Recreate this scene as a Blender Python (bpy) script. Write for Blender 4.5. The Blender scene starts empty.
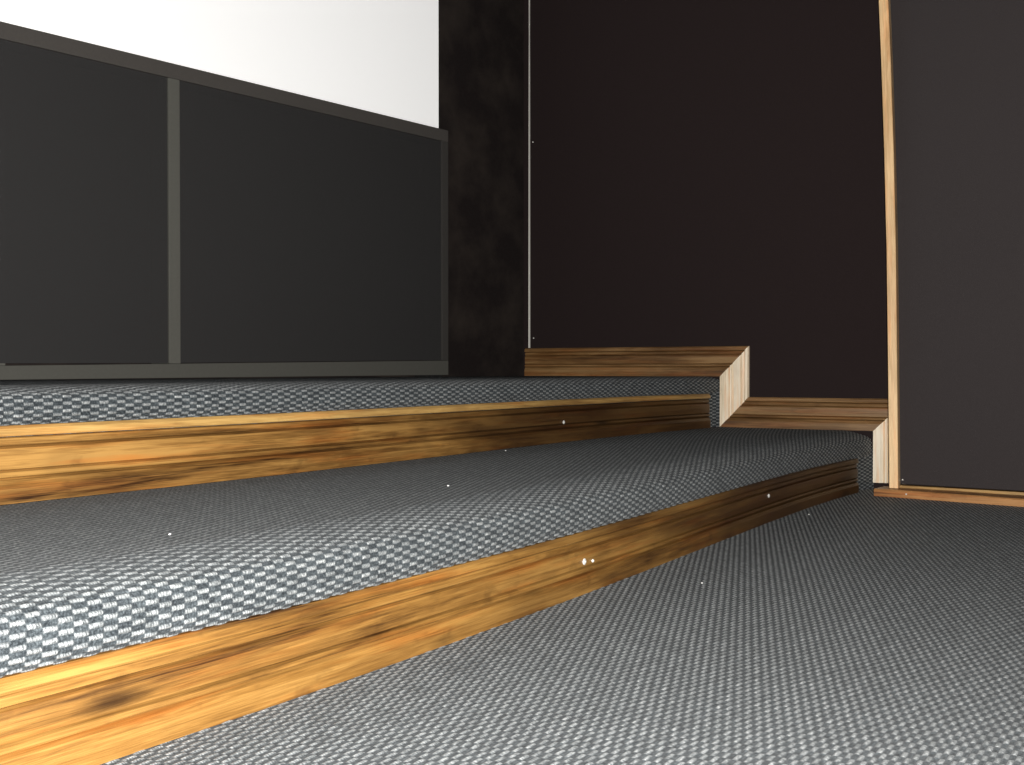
import bpy, bmesh, math, random
import numpy as np
from mathutils import Vector, Matrix

random.seed(7)
S = bpy.context.scene
COL = S.collection
PI = math.pi

# ------------------------------------------------------------------ helpers
def tag(o, label=None, cat=None, group=None, kind=None):
    if label: o['label'] = label
    if cat: o['category'] = cat
    if group: o['group'] = group
    if kind: o['kind'] = kind
    return o

def empty(name, loc=(0, 0, 0), rz=0.0):
    o = bpy.data.objects.new(name, None)
    COL.objects.link(o)
    o.location = loc
    o.rotation_euler = (0, 0, rz)
    o.empty_display_size = 0.05
    return o

def obj(name, verts, faces, mat, parent=None, uvs=None, smooth=False, loc=(0, 0, 0), rz=0.0):
    me = bpy.data.meshes.new(name)
    me.from_pydata([tuple(v) for v in verts], [], [tuple(f) for f in faces])
    if uvs is not None:
        lay = me.uv_layers.new(name='UVMap')
        for lp in me.loops:
            lay.data[lp.index].uv = uvs[lp.vertex_index]
    if smooth:
        me.polygons.foreach_set('use_smooth', [True] * len(me.polygons))
    me.materials.append(mat)
    me.update()
    o = bpy.data.objects.new(name, me)
    COL.objects.link(o)
    o.location = loc
    o.rotation_euler = (0, 0, rz)
    if parent: o.parent = parent
    return o

def fix_normals(o):
    bm = bmesh.new(); bm.from_mesh(o.data)
    bmesh.ops.recalc_face_normals(bm, faces=bm.faces)
    bm.to_mesh(o.data); bm.free()

def box_vf(x0, x1, y0, y1, z0, z1):
    v = [(x0, y0, z0), (x1, y0, z0), (x1, y1, z0), (x0, y1, z0),
         (x0, y0, z1), (x1, y0, z1), (x1, y1, z1), (x0, y1, z1)]
    f = [(3, 2, 1, 0), (4, 5, 6, 7), (0, 1, 5, 4), (1, 2, 6, 5), (2, 3, 7, 6), (3, 0, 4, 7)]
    return v, f

def bevel_box(name, x0, x1, y0, y1, z0, z1, mat, parent=None, bev=0.002, loc=(0, 0, 0), rz=0.0, tilt=None):
    """box with rounded edges; tilt(x) adds height along x"""
    bm = bmesh.new()
    v, f = box_vf(x0, x1, y0, y1, z0, z1)
    bv = [bm.verts.new(p) for p in v]
    for q in f: bm.faces.new([bv[i] for i in q])
    if bev > 0:
        bmesh.ops.bevel(bm, geom=list(bm.edges), offset=bev, segments=2, affect='EDGES', profile=.6)
    if tilt:
        for q in bm.verts: q.co.z += tilt(q.co.x) * (1.0 if q.co.z > (z0 + z1) / 2 else .25)
    me = bpy.data.meshes.new(name); bm.to_mesh(me); bm.free()
    me.materials.append(mat)
    o = bpy.data.objects.new(name, me); COL.objects.link(o)
    o.location = loc; o.rotation_euler = (0, 0, rz)
    if parent: o.parent = parent
    return o

def grid(rows):
    """rows: list of equally long vertex lists -> verts, quad faces"""
    n = len(rows[0]); v = [p for r in rows for p in r]; f = []
    for i in range(len(rows) - 1):
        for j in range(n - 1):
            a = i * n + j
            f.append((a, a + 1, a + n + 1, a + n))
    return v, f

# ------------------------------------------------------------------ materials
class NT:
    def __init__(s, name):
        s.m = bpy.data.materials.new(name); s.m.use_nodes = True
        s.t = s.m.node_tree; s.t.nodes.clear()
        s.out = s.n('ShaderNodeOutputMaterial')
    def n(s, typ, **kw):
        nd = s.t.nodes.new(typ)
        for k, v in kw.items(): setattr(nd, k, v)
        return nd
    def l(s, a, b): s.t.links.new(a, b)
    def put(s, sock, v):
        if hasattr(v, 'is_output') or hasattr(v, 'links'): s.l(v, sock)
        else: sock.default_value = v
    def math(s, op, a, b=None, c=None, clamp=False):
        nd = s.n('ShaderNodeMath', operation=op); nd.use_clamp = clamp
        s.put(nd.inputs[0], a)
        if b is not None: s.put(nd.inputs[1], b)
        if c is not None: s.put(nd.inputs[2], c)
        return nd.outputs[0]
    def mix(s, fac, a, b, typ='MIX'):
        nd = s.n('ShaderNodeMix', data_type='RGBA', blend_type=typ)
        s.put(nd.inputs[0], fac)
        for i, v in ((6, a), (7, b)):
            if isinstance(v, tuple) and len(v) == 3: v = v + (1,)
            s.put(nd.inputs[i], v)
        return nd.outputs[2]
    def ramp(s, fac, stops):
        nd = s.n('ShaderNodeValToRGB'); s.l(fac, nd.inputs[0])
        e = nd.color_ramp.elements
        while len(e) < len(stops): e.new(.5)
        for el, (p, c) in zip(e, stops):
            el.position = p; el.color = (c if len(c) == 4 else tuple(c) + (1,))
        return nd.outputs[0]
    def noise(s, vec, scale, detail=3, rough=.55, dist=0):
        nd = s.n('ShaderNodeTexNoise'); s.l(vec, nd.inputs['Vector'])
        nd.inputs['Scale'].default_value = scale; nd.inputs['Detail'].default_value = detail
        nd.inputs['Roughness'].default_value = rough; nd.inputs['Distortion'].default_value = dist
        return nd.outputs[0]
    def mapping(s, vec, scale=(1, 1, 1), loc=(0, 0, 0)):
        nd = s.n('ShaderNodeMapping'); s.l(vec, nd.inputs[0])
        nd.inputs['Scale'].default_value = scale; nd.inputs['Location'].default_value = loc
        return nd.outputs[0]
    def coord(s, k): return s.n('ShaderNodeTexCoord').outputs[k]
    def bsdf(s, color, rough=.6, spec=.3, bump=None, bstr=1, bdist=.001, **kw):
        b = s.n('ShaderNodeBsdfPrincipled')
        if isinstance(color, tuple): b.inputs['Base Color'].default_value = tuple(color) + (1,)
        else: s.l(color, b.inputs['Base Color'])
        s.put(b.inputs['Roughness'], rough); s.put(b.inputs['Specular IOR Level'], spec)
        for k, v in kw.items(): s.put(b.inputs[k.replace('_', ' ')], v)
        if bump is not None:
            bn = s.n('ShaderNodeBump'); bn.inputs['Strength'].default_value = bstr
            bn.inputs['Distance'].default_value = bdist
            s.l(bump, bn.inputs['Height']); s.l(bn.outputs[0], b.inputs['Normal'])
        s.l(b.outputs[0], s.out.inputs[0])
        return b

def carpet_mat(name, gain=1.0):
    """flat-woven carpet: rows of short pale floats, staggered like brickwork, over dark yarn; UV in metres"""
    k = NT(name)
    uv = k.coord('UV')
    wob = k.n('ShaderNodeTexNoise'); k.l(uv, wob.inputs['Vector']); wob.inputs['Scale'].default_value = 90; wob.inputs['Detail'].default_value = 2
    vm = k.n('ShaderNodeVectorMath', operation='MULTIPLY_ADD'); 
    sb = k.n('ShaderNodeVectorMath', operation='SUBTRACT'); k.l(wob.outputs['Color'], sb.inputs[0]); sb.inputs[1].default_value = (.5, .5, .5); k.l(sb.outputs[0], vm.inputs[0])
    vm.inputs[1].default_value = (.004, .0008, 0); k.l(uv, vm.inputs[2])
    sp = k.n('ShaderNodeSeparateXYZ'); k.l(vm.outputs[0], sp.inputs[0])
    U = k.math('DIVIDE', sp.outputs[0], .031); V = k.math('DIVIDE', sp.outputs[1], .0056)
    row = k.math('FLOOR', V)
    U2 = k.math('ADD', U, k.math('MULTIPLY', k.math('FLOORED_MODULO', row, 2.0), .5))
    fu = k.math('FRACT', U2); fv = k.math('FRACT', V)
    # float mask : 1 inside the pale half
    d = k.math('ABSOLUTE', k.math('SUBTRACT', fu, .5))
    mask = k.math('SMOOTH_MIN', 1.0, k.math('MULTIPLY', k.math('SUBTRACT', .27, d), 14.0, clamp=True), .05)
    hump = k.math('SINE', k.math('MULTIPLY', fv, PI))
    hump = k.math('POWER', k.math('MAXIMUM', hump, 0.0), .7)
    strand = k.math('SINE', k.math('ADD', k.math('MULTIPLY', fu, 2 * PI * 10), k.math('MULTIPLY', fv, 2.0)))
    strand = k.math('MULTIPLY_ADD', strand, .5, .5)
    cell = k.n('ShaderNodeCombineXYZ'); k.l(k.math('FLOOR', k.math('MULTIPLY', U2, 2)), cell.inputs[0]); k.l(row, cell.inputs[1])
    wn = k.n('ShaderNodeTexWhiteNoise', noise_dimensions='2D'); k.l(cell.outputs[0], wn.inputs['Vector'])
    fine = k.noise(uv, 900, 2, .6)
    body = k.math('MULTIPLY', hump, k.math('MULTIPLY_ADD', mask, .65, .35))
    height = k.math('ADD', k.math('MULTIPLY', k.math('MULTIPLY', strand, hump), .6), k.math('MULTIPLY', fine, .5))
    pale = k.mix(wn.outputs['Value'], tuple(gain * c for c in (.46, .485, .49)), tuple(gain * c for c in (.80, .825, .83)))
    dark = k.mix(wn.outputs['Value'], tuple(gain * c for c in (.040, .051, .060)), tuple(gain * c for c in (.100, .120, .133)))
    cmask = k.math('MULTIPLY', mask, k.math('MULTIPLY', hump, k.math('MULTIPLY_ADD', strand, .5, .6)), clamp=True)
    col = k.mix(cmask, dark, pale)
    col = k.mix(k.math('MULTIPLY', k.math('SUBTRACT', fine, .3), 1.0, clamp=True), col, tuple(gain * c for c in (.165, .18, .19)))
    hea = k.noise(uv, 330, 2, .65)
    col = k.mix(1.0, col, k.ramp(hea, [(.30, (.35, .38, .40)), (.50, (.95, .97, .98)), (.68, (1.9, 1.9, 1.88))]), 'MULTIPLY')
    at = k.n('ShaderNodeAttribute', attribute_name='wear')      # trodden flats have lost their gloss
    matt = k.math('SUBTRACT', 1.0, at.outputs['Fac'])
    sp_ = k.math('MULTIPLY', k.math('MULTIPLY_ADD', cmask, .92, .08), k.math('MULTIPLY_ADD', matt, .97, .03))
    ro_ = k.math('SUBTRACT', .85, k.math('MULTIPLY', k.math('MULTIPLY', cmask, matt), .49))
    k.bsdf(col, rough=ro_, spec=sp_, bump=height, bstr=.8, bdist=.0009,
           Sheen_Weight=.06, Sheen_Roughness=.45)
    return k.m

def wood_mat(name, light, mid, dark, knots=True, rough=.4, spec=.45, streak=1.0, loc=(0, 0, 0), vscale=1.0, falloff=0.0, falloff_from=1.75):
    """UV: u along the grain (m), v across (m)"""
    k = NT(name)
    uv = k.mapping(k.coord('UV'), (1, 1, 1), loc)
    big = k.noise(k.mapping(uv, (1.6, 14 * vscale, 1)), 1.0, 4, .6, .6)
    grain = k.noise(k.mapping(uv, (4.0, 130 * vscale, 1)), 1.0, 4, .65, .8)
    fine = k.noise(k.mapping(uv, (18, 700 * vscale, 1)), 1.0, 3, .6)
    patch = k.noise(k.mapping(uv, (5.5, 9, 1)), 1.0, 3, .5)
    f = k.math('ADD', k.math('MULTIPLY', big, .58), k.math('ADD', k.math('MULTIPLY', grain, .34 * streak), k.math('MULTIPLY', fine, .22)))
    col = k.ramp(f, [(.415, dark), (.540, mid), (.650, light)])
    col = k.mix(k.math('MULTIPLY', k.math('SUBTRACT', patch, .52), 3.0, clamp=True), col, k.mix(.55, col, tuple(dark)))
    if falloff:      # flash falloff painted into the board colour, darker towards one end, in uneven patches
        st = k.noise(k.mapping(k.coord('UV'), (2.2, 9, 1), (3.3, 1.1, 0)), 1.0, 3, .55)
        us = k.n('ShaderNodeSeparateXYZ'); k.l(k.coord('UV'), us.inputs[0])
        sf = k.math('ADD', k.math('MULTIPLY', k.math('SUBTRACT', st, .5), 2.6), k.math('MULTIPLY', k.math('SUBTRACT', us.outputs[0], falloff_from), falloff), clamp=True)
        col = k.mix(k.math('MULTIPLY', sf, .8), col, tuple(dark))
    hue = k.noise(k.mapping(uv, (3.0, 40, 1), (7.7, 3.1, 0)), 1.0, 3, .6)
    col = k.mix(k.math('MULTIPLY', k.math('SUBTRACT', hue, .5), 3.5, clamp=True), col, k.mix(1.0, col, (1.10, .70, .45), 'MULTIPLY'))
    sm = k.noise(k.mapping(uv, (16, 22, 1), (1.7, 9.1, 0)), 1.0, 3, .6)
    col = k.mix(k.math('MULTIPLY', k.math('SUBTRACT', sm, .60), 5.0, clamp=True), col, k.mix(.6, col, tuple(dark)))
    if knots:
        vo = k.n('ShaderNodeTexVoronoi', feature='F1'); k.l(k.mapping(uv, (3.3, 14, 1)), vo.inputs['Vector']); vo.inputs['Scale'].default_value = 1.0
        kn = k.math('MULTIPLY', k.math('SUBTRACT', .17, vo.outputs['Distance']), 8.0, clamp=True)
        col = k.mix(k.math('MULTIPLY', kn, .8), col, tuple(c * .45 for c in dark))
    h = k.math('ADD', grain, k.math('MULTIPLY', fine, .5))
    k.bsdf(col, rough=k.math('MULTIPLY_ADD', grain, .25, rough - .1), spec=spec, bump=h, bstr=.35, bdist=.001)
    return k.m

def fabric_mat(name, c0, c1, scale=420, rough=.9, spec=.1, mottled=None, alpha=None, sheen=.0):
    k = NT(name)
    oc = k.coord('Object')
    a = k.noise(oc, scale, 2, .6); b = k.noise(oc, 6, 4, .6)
    col = k.mix(a, c0, c1)
    if mottled:
        col = k.mix(k.math('MULTIPLY', k.math('SUBTRACT', b, .42), 3.5, clamp=True), col, mottled)
    sh = k.bsdf(col, rough=rough, spec=spec, bump=a, bstr=.4, bdist=.0008, Sheen_Weight=sheen)
    if alpha is not None:
        tr = k.n('ShaderNodeBsdfTransparent'); mx = k.n('ShaderNodeMixShader')
        mx.inputs[0].default_value = alpha
        k.l(tr.outputs[0], mx.inputs[1]); k.l(sh.outputs[0], mx.inputs[2]); k.l(mx.outputs[0], k.out.inputs[0])
    return k.m

def plain_mat(name, c, rough=.6, spec=.3, metal=0.0):
    k = NT(name)
    oc = k.coord('Object'); a = k.noise(oc, 160, 3)
    col = k.mix(a, tuple(x * .88 for x in c), tuple(min(1, x * 1.1) for x in c))
    k.bsdf(col, rough=rough, spec=spec, Metallic=metal)
    return k.m

M_CARPET = carpet_mat('woven_carpet', .38)
M_STEPWOOD = wood_mat('stained_pine', (.300, .160, .041), (.178, .086, .0195), (.030, .0115, .0034), falloff=.95, falloff_from=1.45, loc=(.13, .37, 0))
M_STEPWOOD2 = wood_mat('stained_pine_dark', falloff=1.1, falloff_from=1.42, light=(.370, .200, .055), mid=(.195, .096, .024), dark=(.026, .0100, .0030), loc=(2.7, 1.37, 0))
M_CAP = wood_mat('pale_cap_wood', (.60, .40, .145), (.44, .265, .085), (.16, .075, .022), knots=False, loc=(4.4, .61, 0), streak=.7)
M_BASE = wood_mat('stained_baseboard', (.27, .155, .062), (.155, .078, .026), (.046, .020, .006), knots=False, loc=(5.1, .2, 0))
M_PALE = wood_mat('sheen_pale_wood', (.97, .86, .68), (.84, .70, .51), (.42, .32, .20), knots=False, loc=(1.1, 3.2, 0), rough=.45)  # flash sheen on the fluted uprights painted in as a paler wood colour
M_BATTEN = wood_mat('batten_wood', (.97, .70, .39), (.90, .62, .33), (.55, .33, .15), knots=True, streak=.6, loc=(8.3, .71, 0))
M_STRIP = wood_mat('strip_wood', (.50, .255, .095), (.35, .155, .052), (.11, .040, .015), knots=True, loc=(3.9, 1.9, 0))
M_WALLFAB = fabric_mat('black_wall_fabric', (.016, .0105, .0105), (.027, .019, .019))
M_PANELFAB = fabric_mat('charcoal_panel_fabric', (.034, .0285, .029), (.054, .047, .0475))
M_BACKWALL = fabric_mat('black_painted_wall', (.011, .0085, .0082), (.020, .0155, .0148), scale=120, mottled=(.034, .027, .023))
M_CAVITY = fabric_mat('dark_backing', (.015, .015, .015), (.022, .022, .022))
M_SHEER = fabric_mat('sheer_black_cloth', (.030, .029, .0292), (.049, .048, .048), alpha=.74)
M_FRAME = plain_mat('grey_frame_wood', (.096, .095, .084), rough=.8, spec=.1)
M_FRAME2 = plain_mat('dark_grey_frame_wood', (.068, .062, .057), rough=.8, spec=.1)
M_BEAD = plain_mat('white_bead', (.72, .70, .64), rough=.5)
M_STEEL = plain_mat('steel', (.85, .84, .80), rough=.4, spec=.8, metal=.35)
M_LINT = plain_mat('lint', (.85, .85, .84), rough=.9, spec=.1)
M_SHIM = plain_mat('black_shim', (.012, .012, .012), rough=.7)

k = NT('projection_screen_glow')
oc = k.coord('Object'); a = k.noise(oc, 3, 2)
b = k.bsdf((.92, .92, .92), rough=.9, spec=.05)
b.inputs['Emission Color'].default_value = (1.0, .995, .985, 1)
SCREEN_E = 0.3  # faint glow added to lift the white; the screen itself gives no light
b.inputs['Emission Strength'].default_value = SCREEN_E
M_SCREEN = k.m

# ------------------------------------------------------------------ dimensions (metres; X along the steps, Y towards the screen)
Z1, Z2 = .1791, .3468            # lower tread, stage floor
BH, BT = .1004, .016             # baseboard height and thickness
WR = math.atan2(.05204, .99864)  # side wall is turned 3 degrees
WN = 3.5012
SR = math.atan2(-.13977, .99018) # screen frame is turned -8 degrees
SN = 2.4387                      # frame front plane
BN = 2.534                       # black wall behind it

def wall_pt(xp, yp): return (xp * math.cos(WR) - yp * math.sin(WR), xp * math.sin(WR) + yp * math.cos(WR))
def wall_x(y):   # X of the side wall at world Y
    return (WN - .05204 * y) / .99864

_y1x = [-1.5, .2, .6, .8, 1.0, 1.35, 1.7, 2.1, 2.7, 3.1, 3.5]
_y1v = [.900, .886, .8715, .8590, .8510, .8465, .8475, .8570, .8690, .8640, .8340]
_y2x = [-1.5, .5, .92, 1.3, 1.8, 2.5, 3.0, 3.5]
_y2v = [1.445, 1.440, 1.434, 1.413, 1.409, 1.408, 1.388, 1.320]
def _smooth(xs, vs):
    g = np.arange(-1.5, 3.9, .02); v = np.interp(g, xs, vs)
    ker = np.ones(21) / 21
    vp = np.pad(v, 10, mode='edge'); v = np.convolve(vp, ker, 'valid')
    return lambda x: float(np.interp(x, g, v))
Y1 = _smooth(_y1x, _y1v); Y2 = _smooth(_y2x, _y2v)

# ------------------------------------------------------------------ woven relief
CU, CV = .031, .0056            # length of one weave repeat, height of one row
DU, DV = CU / 12, CV / 4         # mesh spacing
def weave_height(u, v):
    V = v / CV + 1e-5; row = np.floor(V); fv = V - row
    U = u / CU + .5 * np.mod(row, 2); cell = np.floor(U); fu = U - cell
    m = np.clip(1 - (np.abs(fu - .5) / .30) ** 3, 0, 1)
    rnd = np.mod(np.abs(np.sin(row * 12.9898 + cell * 78.233) * 43758.5453), 1.0)
    hump = np.maximum(np.sin(np.pi * fv), 0) ** .8
    return hump * (.0003 + .0018 * m * (.75 + .5 * rnd))

def dense_mesh(name, P, UV, mask, mat, parent=None, wear=None):
    """P: (n, m, 3) grid of points, UV: (n, m, 2); mask (n-1, m-1) keeps a quad"""
    n, m = P.shape[:2]
    idx = np.arange(n * m).reshape(n, m)
    q = np.stack([idx[:-1, :-1], idx[1:, :-1], idx[1:, 1:], idx[:-1, 1:]], -1)[mask]
    used = np.zeros(n * m, bool); used[q.ravel()] = True
    remap = np.cumsum(used) - 1
    q = remap[q]; co = P.reshape(-1, 3)[used]; uv = UV.reshape(-1, 2)[used]
    me = bpy.data.meshes.new(name)
    me.vertices.add(len(co)); me.vertices.foreach_set('co', co.astype(np.float32).ravel())
    nq = len(q)
    me.loops.add(nq * 4); me.loops.foreach_set('vertex_index', q.astype(np.int32).ravel())
    me.polygons.add(nq); me.polygons.foreach_set('loop_start', np.arange(0, nq * 4, 4, dtype=np.int32))
    lay = me.uv_layers.new(name='UVMap')
    lay.data.foreach_set('uv', uv[q.ravel()].astype(np.float32).ravel())
    if wear is not None:
        a_ = me.attributes.new('wear', 'FLOAT', 'POINT'); a_.data.foreach_set('value', wear.ravel()[used].astype(np.float32))
    me.polygons.foreach_set('use_smooth', np.ones(nq, bool))
    me.materials.append(mat); me.update(calc_edges=True); me.validate()
    o = bpy.data.objects.new(name, me); COL.objects.link(o)
    if parent: o.parent = parent
    return o

# ------------------------------------------------------------------ the room
def floor():
    far = wall_x(0) + .06
    xs = np.concatenate([[-2.2, -.6], np.arange(int(.45 / DU) * DU, far, DU)])
    ys = np.concatenate([[-2.6, -.9], np.arange(int(-.16 / DV) * DV, .905, DV), [1.6, 2.9]])
    X, Y = np.meshgrid(xs, ys, indexing='ij')
    Z = weave_height(X, Y) * .72 - .0010
    inner = (X > .44) & (Y > -.17) & (Y < .91)
    Z = np.where(inner, Z, 0.0)
    o = dense_mesh('floor', np.stack([X, Y, Z], -1), np.stack([X, Y], -1), np.ones((len(xs) - 1, len(ys) - 1), bool), M_CARPET)
    tag(o, 'dark grey flat-woven carpet floor with staggered pale dashes', 'floor', kind='structure')
floor()

cy = (BN - .13977 * 3.5) / .99018   # rough corner depth
v, f = box_vf(WN, WN + .1, -2.6, 1.898, -.05, 2.6)
o = obj('wall_right', v, f, M_WALLFAB, rz=WR)
tag(o, 'side wall covered in black fabric', 'wall', kind='structure')
v, f = box_vf(-2.6, 3.19, BN, BN + .1, -.05, 2.6)
o = obj('wall_back', v, f, M_BACKWALL, rz=SR)
tag(o, 'mottled black wall behind the screen frame', 'wall', kind='structure')

# ------------------------------------------------------------------ steps
# moulding profile: (height fraction, depth from the face plane) front outline bottom -> top
PROFILE = [(0, 0.0), (.215, 0.0), (.225, .0006), (.285, .0040), (.298, .0036), (.320, .0095), (.342, .0030), (.360, .0020), (.385, .0030),
           (.400, .0040), (.420, .0100), (.440, .0042), (.56, .0034), (.69, .0042), (.705, .0050), (.728, .0105), (.750, .0052), (.775, .0046),
           (.835, .0072), (.850, .0105), (.866, .0012), (.885, .0000), (.960, .0018), (1.0, .0060)]

def moulded_board(name, x0, x1, yf, z0, h, mat, parent, thick=.017, step=.04, face_off=0.0, top=1.0, bottom=0.0):
    """board following a riser line; ends at x1 with a short return bevel"""
    xs = list(np.arange(x0, x1 - .012, step)) + [x1 - .012, x1 - .006, x1 - .002, x1]
    extra = [0.0] * (len(xs) - 4) + [0.0, .0015, .005, .010]
    prof = [(a * h, b) for a, b in PROFILE if bottom <= a <= top]
    loop = prof + [(prof[-1][0], thick), (prof[0][0], thick)]
    n = len(loop); verts = []; uvs = []
    acc = [0]
    for i in range(1, n):
        acc.append(acc[-1] + math.hypot(loop[i][0] - loop[i - 1][0], loop[i][1] - loop[i - 1][1]))
    for x, e in zip(xs, extra):
        for i, (hz, d) in enumerate(loop):
            dd = min(d + e, thick)
            verts.append((x, yf(x) + face_off + dd, z0 + hz)); uvs.append((x, acc[i]))
    faces = []
    for i in range(len(xs) - 1):
        for j in range(n):
            a = i * n + j; b2 = i * n + (j + 1) % n
            faces.append((a, a + n, b2 + n, b2))
    faces.append(tuple(range(n))); faces.append(tuple(range((len(xs) - 1) * n, len(xs) * n))[::-1])
    o = obj(name, verts, faces, mat, parent, uvs)
    fix_normals(o)
    return o

def tread_carpet(parent, yf, z, zb, back_y, name, Rt, dense_flat=.1, flatten=.93):
    """carpet over the tread, rolled over a bullnose and tucked under on to the board top at zb"""
    hN = z - zb
    # outline (dy from face plane, z) from the lower tucked edge up and back
    pts = []
    r = Rt
    pts += [(.016, zb + .0005), (.008, zb + .0008)]
    nb = 8
    # lower curl
    rl = min(.022, hN * .35)
    for i in range(nb + 1):
        a = -PI / 2 + (PI / 2) * i / nb
        pts.append((.001 + .006 - .010 * math.cos(a) + .002, zb + .001 + rl + rl * math.sin(a)))
    y_face = pts[-1][0]; z_face = pts[-1][1]
    def bez(p, c, q, n):
        for i in range(1, n + 1):
            t = i / n
            pts.append(tuple((1 - t) ** 2 * a + 2 * t * (1 - t) * b2 + t * t * d for a, b2, d in zip(p, c, q)))
    k_ = Rt                                   # how far the edge is worn down
    A = (y_face, z - .036 * k_); B = (y_face + .016 * k_, z - .016 * k_); Cc = (y_face + .085 * k_, z)
    pts.append(A)
    bez(A, (y_face, z - .020 * k_), B, 8)
    bez(B, (y_face + .055 * k_, z - .0015 * k_), Cc, 10)
    y_top = pts[-1][0]
    # resample the outline evenly, then lift every point along the outline's normal by the weave
    pts = np.array(pts); seg = np.hypot(*np.diff(pts, axis=0).T); acc = np.concatenate([[0], np.cumsum(seg)])
    roll = acc[-1]
    sv = np.arange(0, roll + dense_flat, DV)
    dy = np.where(sv <= roll, np.interp(sv, acc, pts[:, 0]), y_top + sv - roll)
    zz = np.where(sv <= roll, np.interp(sv, acc, pts[:, 1]), z)
    ty = np.gradient(dy); tz = np.gradient(zz); ln = np.hypot(ty, tz); ny, nz = -tz / ln, ty / ln
    us = np.concatenate([[-1.5, -.6], np.arange(int(.28 / DU) * DU, 3.44, DU)])
    base = np.array([yf(x) for x in us])[:, None]
    Uu, Sv = np.meshgrid(us, sv, indexing='ij')
    Hh = np.where(Uu > .25, weave_height(Uu, Sv), 0.0) - .0008
    w_ = np.clip((dy[None] - y_face - .010 * k_) / (.050 * k_), 0, 1) * (Sv > .03); Hh *= 1 - flatten * w_ * w_ * (3 - 2 * w_)      # trodden flat behind the edge
    Hh *= np.clip(Sv / .012, 0, 1)
    Py = base + dy[None] + ny[None] * Hh; Pz = np.broadcast_to(zz[None], Uu.shape) + nz[None] * Hh
    Px = Uu.copy()
    # flat remainder up to the back
    by = np.array([back_y(x) for x in us])
    Py = np.minimum(Py, by[:, None] - .0004)
    e1 = np.stack([us, by, np.full(len(us), z - .0004)], -1)[:, None]
    P = np.concatenate([np.stack([Px, Py, Pz], -1), e1], 1)
    uvb = np.stack([us, roll + by - base[:, 0] - y_top], -1)[:, None]
    UV = np.concatenate([np.stack([Uu, Sv], -1), uvb], 1)
    # stop at the side wall
    lim = wall_x(P[..., 1]) - .0008
    P[..., 0] = np.minimum(P[..., 0], lim)
    return dense_mesh(name, P, UV, np.ones((P.shape[0] - 1, P.shape[1] - 1), bool), M_CARPET, parent, wear=np.concatenate([w_ * np.ones_like(Uu), np.ones((len(us), 1))], 1))

def riser_carpet(parent, yf, z0, z1, off):
    rows = []; uvs = []
    xe = wall_x(yf(3.44)) - .001
    # its loose end is folded forward against the side wall
    for x, o_ in [(x, off) for x in np.arange(-1.5, 3.30, .1)] + [(3.35, off), (3.38, off - .002), (3.41, off - .010), (xe, off - .022)]:
        rows.append([(x, yf(x) + o_, z0), (x, yf(x) + o_, z1)]); uvs += [(x, 0), (x, z1 - z0)]
    v, f = grid(rows)
    return obj('riser_carpet', v, f, M_CARPET, parent, uvs)

def screw(parent, x, y, z, r=.0042, ang=.5):
    """domed cross-head screw, its axis along -Y"""
    v = []; f = []
    rings = [(r, 0.0), (r, .0008), (r * .8, .0018), (r * .4, .0025)]
    N = 16
    for rr, d in rings:
        for i in range(N):
            a = 2 * PI * i / N
            v.append((rr * math.cos(a), -d, rr * math.sin(a)))
    for q in range(len(rings) - 1):
        for i in range(N):
            a = q * N + i; b2 = q * N + (i + 1) % N
            f.append((a, b2, b2 + N, a + N))
    c = len(v); v.append((0, -.0016, 0))           # dished drive recess
    for i in range(N):
        f.append(((len(rings) - 1) * N + i, (len(rings) - 1) * N + (i + 1) % N, c))
    o = obj('screw', v, f, M_STEEL, parent, loc=(x, y, z))
    tag(o, 'bright steel screw head')
    return o

step = empty('carpeted_step', (0, 0, 0))
tag(step, 'lower carpeted step with a bullnose edge and long stained wood riser, next to the floor', 'step', 'carpeted steps')
tread_carpet(step, Y1, Z1, .102, lambda x: Y2(x) - .0064, 'tread_carpet', 1.0, .515)
riser_carpet(step, Y1, 0.0, .125, .019)
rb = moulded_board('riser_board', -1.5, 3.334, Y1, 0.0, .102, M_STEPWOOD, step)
tag(rb, 'stained pine moulding facing the riser')
screw(rb, 1.583, Y1(1.583) + .0030, .053, .0055)
screw(rb, 1.613, Y1(1.613) + .0030, .050, .0030)
screw(rb, 2.563, Y1(2.563) + .0030, .064, .0050)

stage = empty('stage_platform', (0, 0, 0))
tag(stage, 'upper carpeted platform directly below the screen frame, faced with a stained wood board', 'stage', 'carpeted steps')
def stage_back(x): return (BN - .13977 * x) / .99018 - .001
tread_carpet(stage, Y2, Z2, .2911, stage_back, 'tread_carpet', .62)
riser_carpet(stage, Y2, Z1, .31, .019)
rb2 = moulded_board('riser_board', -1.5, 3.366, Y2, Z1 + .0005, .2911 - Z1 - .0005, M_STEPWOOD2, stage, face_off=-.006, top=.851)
tag(rb2, 'dark stained pine moulding facing the riser')
cap = moulded_board('cap_strip', -1.5, 3.366, Y2, Z1 + .0005, .2911 - Z1 - .0005, M_CAP, stage, face_off=-.006, bottom=.860)
tag(cap, 'paler wooden strip along the top of the riser board')
screw(rb2, 2.497, Y2(2.497) - .0030, .2317, .0050)

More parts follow.
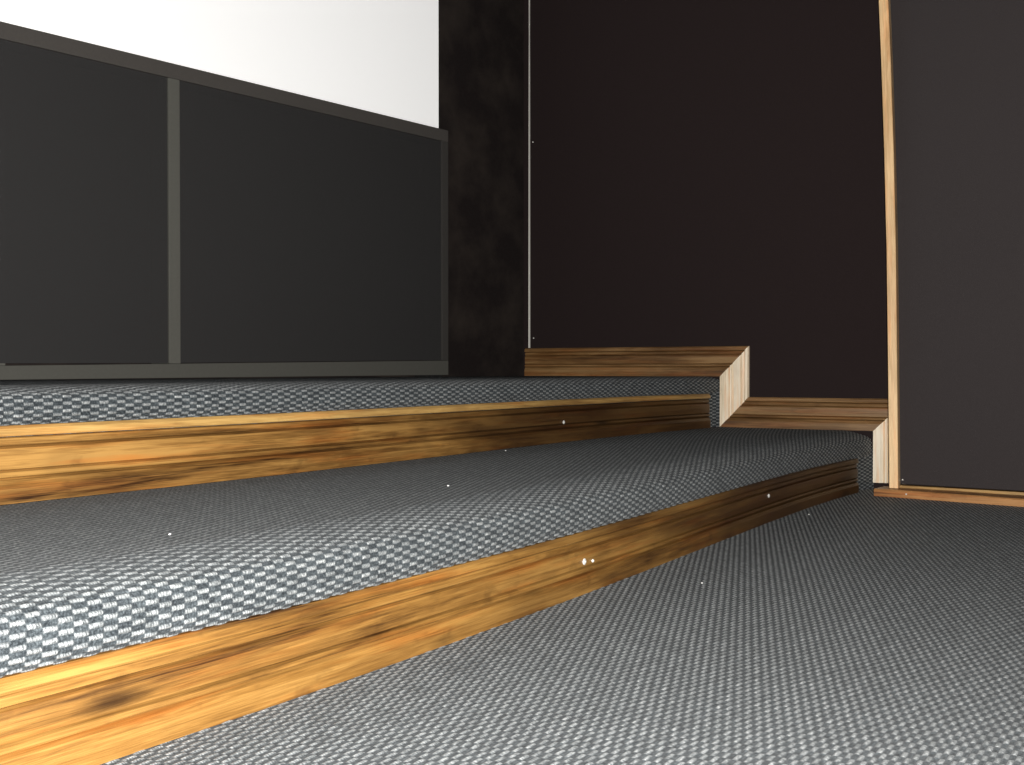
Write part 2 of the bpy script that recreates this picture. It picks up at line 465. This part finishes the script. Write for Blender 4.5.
# ------------------------------------------------------------------ stepped baseboard on the side wall
def profile_strip(name, path_a, path_b, mat, label, flip=False):
    """path_a(h), path_b(h): wall-local (y', z) of the two mitred ends for profile height h"""
    prof = [(a * BH, BT - b) for a, b in PROFILE] + [(BH, 0.0), (0.0, 0.0)]
    n = len(prof); verts = []; uvs = []
    acc = [0]
    for i in range(1, n):
        acc.append(acc[-1] + math.hypot(prof[i][0] - prof[i - 1][0], prof[i][1] - prof[i - 1][1]))
    for pth in (path_a, path_b):
        for i, (h, t) in enumerate(prof):
            y, z = pth(h)
            verts.append((WN - t, y, z))
            uvs.append(((z if flip else y), acc[i]))
    faces = [(j, (j + 1) % n, n + (j + 1) % n, n + j) for j in range(n)]
    faces += [tuple(range(n)), tuple(range(n, 2 * n))[::-1]]
    o = obj(name, verts, faces, mat, None, uvs, rz=WR)
    fix_normals(o)
    return tag(o, label, 'baseboard', kind='structure')

YA0, YA1 = 1.148, 1.0515      # inner and outer edge of the upright between the two levels
YB0, YB1 = .6555, .5555
profile_strip('baseboard_right', lambda h: (1.886, Z2 + .0005 + h), lambda h: (YA0 - h * (YA0 - YA1) / BH, Z2 + .0005 + h), M_BASE,
              'upper brown stained baseboard along the stage, below the black side wall')
profile_strip('trim_1', lambda h: (YA0 - h * (YA0 - YA1) / BH, Z2 + .0005 + h), lambda h: (YA0 - h * (YA0 - YA1) / BH, Z1 + .0005 + h), M_PALE,
              'short pale fluted upright mitred between the upper and lower baseboards', flip=True)
profile_strip('trim_2', lambda h: (YA0 - h * (YA0 - YA1) / BH, Z1 + .0005 + h), lambda h: (YB0 - h * (YB0 - YB1) / BH, Z1 + .0005 + h), M_BASE,
              'lower brown stained baseboard along the lower step, below the black side wall')
profile_strip('trim_3', lambda h: (YB0 - h * (YB0 - YB1) / BH, Z1 + .0005 + h), lambda h: (YB0 - h * (YB0 - YB1) / BH, .0195), M_PALE,
              'pale upright end of the baseboard half hidden by the tall batten', flip=True)

# white corner strip
def bead():
    zs = [Z2 + BH + .002, .7, 1.0, 1.3, 1.45, 1.58, 1.7, 2.0, 2.6]
    ws = [.0052, .0048, .0042, .0036, .0032, .002, .0028, .0025, .002]
    rows = []
    verts = []; faces = []
    for z, w in zip(zs, ws):
        y = 1.8735
        verts += [(WN - .004, y - w / 2, z), (WN - .004, y + w / 2, z), (WN + .002, y + w / 2 + .001, z), (WN + .002, y - w / 2 - .001, z)]
    for i in range(len(zs) - 1):
        for j in range(4):
            a = i * 4 + j; b2 = i * 4 + (j + 1) % 4
            faces.append((a, b2, b2 + 4, a + 4))
    faces += [(3, 2, 1, 0), tuple(range(len(verts) - 4, len(verts)))]
    o = obj('trim_4', verts, faces, M_BEAD, rz=WR); fix_normals(o)
    tag(o, 'thin white corner strip rising from the upper baseboard', 'trim', kind='structure')
bead()

# ------------------------------------------------------------------ leaning fabric panel, batten and floor strip (right)
PA = math.atan2(3.351 - 3.318, .5534 - .2194)     # panel turned against the wall
# panel local frame: origin at its lower left front corner, +u to the right (falling y'), +n towards the wall
def panel():
    o0 = (3.3535, .5770)
    d = Vector((-(math.sin(PA)), -math.cos(PA)))   # wall-local direction to the right
    nrm = Vector((math.cos(PA), -math.sin(PA)))    # into the wall
    root_xy = wall_pt(*o0)
    root = empty('fabric_panel', (root_xy[0], root_xy[1], .022))
    tag(root, 'large charcoal fabric-covered wall panel right of the tall batten', 'panel')
    def P(u, n, z):
        w = (o0[0] + d.x * u + nrm.x * n, o0[1] + d.y * u + nrm.y * n)
        x, y = wall_pt(*w); return (x - root_xy[0], y - root_xy[1], z)
    def lean(z): return -.0175 * z * (.6 + .4 * min(z, 2) / 2)
    zs = [.012, .4, .8, 1.2, 1.6, 2.0, 2.5]
    verts = []; faces = []
    for z in zs:
        l = lean(z)
        verts += [P(l, 0, z), P(1.5, 0, z), P(1.5, .028, z), P(l, .028, z)]
    for i in range(len(zs) - 1):
        for j in range(4):
            a = i * 4 + j; b2 = i * 4 + (j + 1) % 4
            faces.append((a, b2, b2 + 4, a + 4))
    faces += [(3, 2, 1, 0), tuple(range(len(verts) - 4, len(verts)))]
    f_ = obj('fabric_cover', verts, faces, M_PANELFAB, root); fix_normals(f_)
    # thin wooden lip along the foot
    v = [P(.012, -.004, .0), P(1.5, -.004, .0), P(1.5, .028, .0), P(.012, .028, .0),
         P(.012, -.004, .007), P(1.5, -.004, .0105), P(1.5, .028, .0105), P(.012, .028, .007)]
    v2, f2 = box_vf(0, 1, 0, 1, 0, 1)
    lip = obj('bottom_rail', v, f2, M_CAP, root, uvs=[(p[1], p[2]) for p in v]); fix_normals(lip)
    tag(lip, 'thin wooden rail along the foot of the panel')
    v = [P(.030, -.0012, .022), P(.0335, -.0012, .0225), P(.0335, .0004, .0225), P(.030, .0004, .022),
         P(.030, -.0012, .0255), P(.0335, -.0012, .026), P(.0335, .0004, .026), P(.030, .0004, .0255)]
    st_ = obj('staple', v, f2, M_STEEL, root); fix_normals(st_)
    tag(st_, 'tiny bright staple near the lower left corner')
panel()

def batten():
    # (z, y' of left edge, y' of right edge) on the front plane x' = XF ; slightly bowed
    XF = 3.312
    st = [(.0235, .5810, .5555), (.36, .5855, .5600), (.72, .5915, .5650), (1.0, .5990, .5722), (1.28, .6090, .5822), (1.46, .6170, .5902), (1.9, .640, .613), (2.5, .676, .649)]
    T = .0385; ch = .0015
    st = [(z, a * .9931, b * .9931) for z, a, b in st]
    bx, by = wall_pt(XF, .564)
    verts = []; uvs = []
    prof_n = 8
    for z, a, b2 in st:
        ring = [(XF + ch, a), (XF, a - ch), (XF, b2 + ch), (XF + ch, b2), (XF + T - ch, b2), (XF + T, b2 + ch), (XF + T, a - ch), (XF + T - ch, a)]
        s = 0
        for q, (xx, yy) in enumerate(ring):
            w = wall_pt(xx, yy)
            verts.append((w[0] - bx, w[1] - by, z - .0235))
            if q: s += math.hypot(ring[q][0] - ring[q - 1][0], ring[q][1] - ring[q - 1][1])
            uvs.append((z, s))
    faces = []
    for i in range(len(st) - 1):
        for j in range(prof_n):
            a = i * prof_n + j; b2 = i * prof_n + (j + 1) % prof_n
            faces.append((a, b2, b2 + prof_n, a + prof_n))
    faces += [tuple(range(prof_n)), tuple(range(len(verts) - prof_n, len(verts)))]
    o = obj('wooden_batten', verts, faces, M_BATTEN, None, uvs, loc=(bx, by, .0235)); fix_normals(o)
    tag(o, 'tall light brown upright wooden batten at the left edge of the charcoal panel', 'batten')
batten()

def floor_strip():
    # front bottom edge wall-local (3.2864,.6152) -> (3.2198,.2128), prolonged to the right
    a = Vector((3.2864, .6152)); b2 = Vector((3.2198, .2128)); d = (b2 - a); L0 = d.length; d.normalize()
    n = Vector((-d.y, d.x))
    if n.x < 0: n = -n
    bx, by = wall_pt(*a)
    L = 1.7
    def P(u, t, z):
        q = a + d * u + n * t; w = wall_pt(q.x, q.y); return (w[0] - bx, w[1] - by, z)
    us = [0, .1, .25, .42, .7, 1.0, 1.4, L]
    verts = []; uvs = []
    for i, u in enumerate(us):
        hz = .0215 + .0006 * math.sin(u * 9)
        ring = [(0, .0), (-.0005, hz - .003), (.003, hz), (.085, hz), (.088, hz - .003), (.088, 0)]
        s = 0
        for q, (t, z) in enumerate(ring):
            verts.append(P(u, t, z + .0005))
            if q: s += math.hypot(ring[q][0] - ring[q - 1][0], ring[q][1] - ring[q - 1][1])
            uvs.append((u, s))
    N = 6; faces = []
    for i in range(len(us) - 1):
        for j in range(N):
            p = i * N + j; q = i * N + (j + 1) % N
            faces.append((p, q, q + N, p + N))
    faces += [tuple(range(N)), tuple(range(len(verts) - N, len(verts)))]
    o = obj('floor_strip', verts, faces, M_STRIP, None, uvs, loc=(bx, by, 0)); fix_normals(o)
    nv = []; nf = []; N2 = 10
    for rr, t in ((.0026, .0), (.0026, -.0012), (.0014, -.0020)):
        for i in range(N2):
            a_ = 2 * PI * i / N2; nv.append(P(.094 + rr * math.cos(a_), t, .0125 + rr * math.sin(a_)))
    for q in range(2):
        for i in range(N2):
            p = q * N2 + i; p2 = q * N2 + (i + 1) % N2; nf.append((p, p2, p2 + N2, p + N2))
    nf.append(tuple(range(2 * N2, 3 * N2)))
    nl = obj('nail_head', nv, nf, M_STEEL, o); fix_normals(nl)
    tag(o, 'low orange-brown wooden strip lying on the carpet at the foot of the charcoal panel', 'strip')
floor_strip()

# ------------------------------------------------------------------ screen frame (local x = along the frame, y = into the wall)
root = empty('screen_frame', (0, 0, 0), SR)
tag(root, 'dark cloth-covered timber frame standing on the stage under the white screen', 'frame')
FD = .085
ZS = 1.149                      # lower edge of the picture
railtilt = lambda x: (x - 1.118) * .0140
M_POST = plain_mat('faint_post_wood', (.048, .045, .042), rough=.8, spec=.1)
M_RAIL = plain_mat('grey_rail_wood', (.078, .077, .068), rough=.8, spec=.1)
bevel_box('bottom_rail', 1.101, 2.575, SN, SN + FD, .3476, .3795, M_RAIL, root, .002, tilt=lambda x: max(railtilt(x), 0))
bevel_box('bottom_rail', -1.6, 1.1, SN, SN + FD, .3476, .3795, M_RAIL, root, .002)
bevel_box('top_rail', -1.6, 2.575, SN, SN + FD, ZS - .0385, ZS - .0005, M_FRAME2, root, .002)
def post(s0, s1, y0, lab=None, mat=None):
    zb = .3798 + max(railtilt((s0 + s1) / 2), 0)
    p = bevel_box('post', s0, s1, y0, SN + FD, zb, ZS - .039, mat or M_FRAME, root, .002)
    if lab: tag(p, lab)
post(1.5465, 1.5795, SN, 'bright upright of the frame')
post(2.545, 2.575, SN, None, M_POST)
post(1.060, 1.145, SN + .03)
post(.52, .553, SN)
post(-.5, -.467, SN)
def cloth(s0, s1):
    z0 = .3815 + max(railtilt(s0), 0); z0b = .3815 + max(railtilt(s1), 0); z1 = ZS - .0395
    y = SN + .004
    v = [(s0, y, z0), (s1, y, z0b), (s1, y, z1), (s0, y, z1), (s0, y + .0012, z0), (s1, y + .0012, z0b), (s1, y + .0012, z1), (s0, y + .0012, z1)]
    o = obj('cloth', v, [(0, 1, 2, 3), (7, 6, 5, 4), (0, 4, 5, 1), (1, 5, 6, 2), (2, 6, 7, 3), (3, 7, 4, 0)], M_SHEER, root); fix_normals(o)
cloth(1.581, 2.5435); cloth(.5545, 1.545); cloth(-.4655, .5185); cloth(-1.598, -.5015)
for s in (2.472, 2.497, 2.535):
    bevel_box('shim', s, s + .012, SN + .002, SN + .05, Z2 + .0004, .3473 + railtilt(s) * .25, M_SHIM, root, .0008)

scr = empty('projection_screen', (0, 0, 0), SR)
tag(scr, 'brightly lit white projection screen above the dark cloth-covered frame', 'screen')
bevel_box('screen_surface', -1.6, 2.5313, SN + .002, SN + .012, ZS, 2.45, M_SCREEN, scr, 0)
bevel_box('backing_frame', -1.6, 2.5305, SN + .014, SN + FD, ZS + .0005, 2.44, M_CAVITY, scr, .002)

# ------------------------------------------------------------------ lint and nails
def lint(x, y, z, r, label, wall=False):
    bm = bmesh.new()
    bmesh.ops.create_icosphere(bm, subdivisions=2, radius=r)
    for q in bm.verts:
        q.co *= random.uniform(.65, 1.25)
        q.co.z *= .6
    lo = min(q.co.z for q in bm.verts)
    for q in bm.verts: q.co.z -= lo
    me = bpy.data.meshes.new('lint_speck'); bm.to_mesh(me); bm.free()
    me.materials.append(M_LINT)
    o = bpy.data.objects.new('lint_speck', me); COL.objects.link(o)
    o.location = (x, y, z)
    tag(o, label, 'lint', 'white lint specks')
lint(.851, 1.000, Z1 + .001, .0017, 'white lint speck on the lower tread, nearest the camera at left')
lint(1.446, 1.029, Z1 + .001, .0018, 'white lint speck on the middle of the lower tread')
lint(2.143, 1.36, Z1 + .001, .0018, 'white lint speck on the lower tread close to the upper riser board')
lint(2.735, .822, .001, .0022, 'white lint speck on the floor carpet close to the far end of the lower riser')
lint(1.761, .715, .001, .0016, 'small white lint speck on the open floor carpet below the lower riser')

def nail(yp, z, label):
    v = []; f = []; N = 10; r = .0024
    for rr, d in ((r, 0), (r, .0012), (r * .6, .0018)):
        for i in range(N):
            a = 2 * PI * i / N; v.append((-d, rr * math.cos(a), rr * math.sin(a)))
    for q in range(2):
        for i in range(N):
            a = q * N + i; b2 = q * N + (i + 1) % N
            f.append((a, b2, b2 + N, a + N))
    f.append(tuple(range(2 * N, 3 * N)))
    x, y = wall_pt(WN - .0005, yp)
    o = obj('nail', v, f, M_STEEL, loc=(x, y, z), rz=WR); fix_normals(o)
    tag(o, label, 'nail', 'nail heads beside the white corner strip')
nail(1.8565, .485, 'tiny bright nail head right of the foot of the white corner strip')
nail(1.8595, 1.199, 'tiny bright nail head right of the white corner strip, high up')

# ------------------------------------------------------------------ light
def lamp(name, typ, loc, energy, color=(1, 1, 1), size=None):
    d = bpy.data.lights.new(name, typ); d.energy = energy; d.color = color
    if typ == 'POINT': d.shadow_soft_size = size or .02
    o = bpy.data.objects.new(name, d); COL.objects.link(o); o.location = loc
    return o
TH = math.radians(32.06)
right = Vector((math.sin(TH), -math.cos(TH), 0))
fl = Vector((0, 0, .372)) + right * .050 + Vector((0, 0, .012))
lamp('camera_flash', 'POINT', fl, 343, (1.0, .97, .93), .012)

w = bpy.data.worlds.new('World'); S.world = w; w.use_nodes = True
bg = w.node_tree.nodes['Background']; bg.inputs[0].default_value = (.9, .95, 1.0, 1); bg.inputs[1].default_value = .006

# ------------------------------------------------------------------ camera
cd = bpy.data.cameras.new('Camera'); cam = bpy.data.objects.new('Camera', cd); COL.objects.link(cam)
cam.location = (0, 0, .372)
cam.rotation_euler = (PI / 2 + math.radians(-.71), 0, TH - PI / 2)
cd.sensor_width = 36; cd.lens = 1084.6 / 1024 * 36; cd.clip_start = .01
S.camera = cam
vs = S.view_settings
vs.view_transform = 'Standard'; vs.look = 'None'; vs.exposure = 0; vs.gamma = 1; vs.use_curve_mapping = False
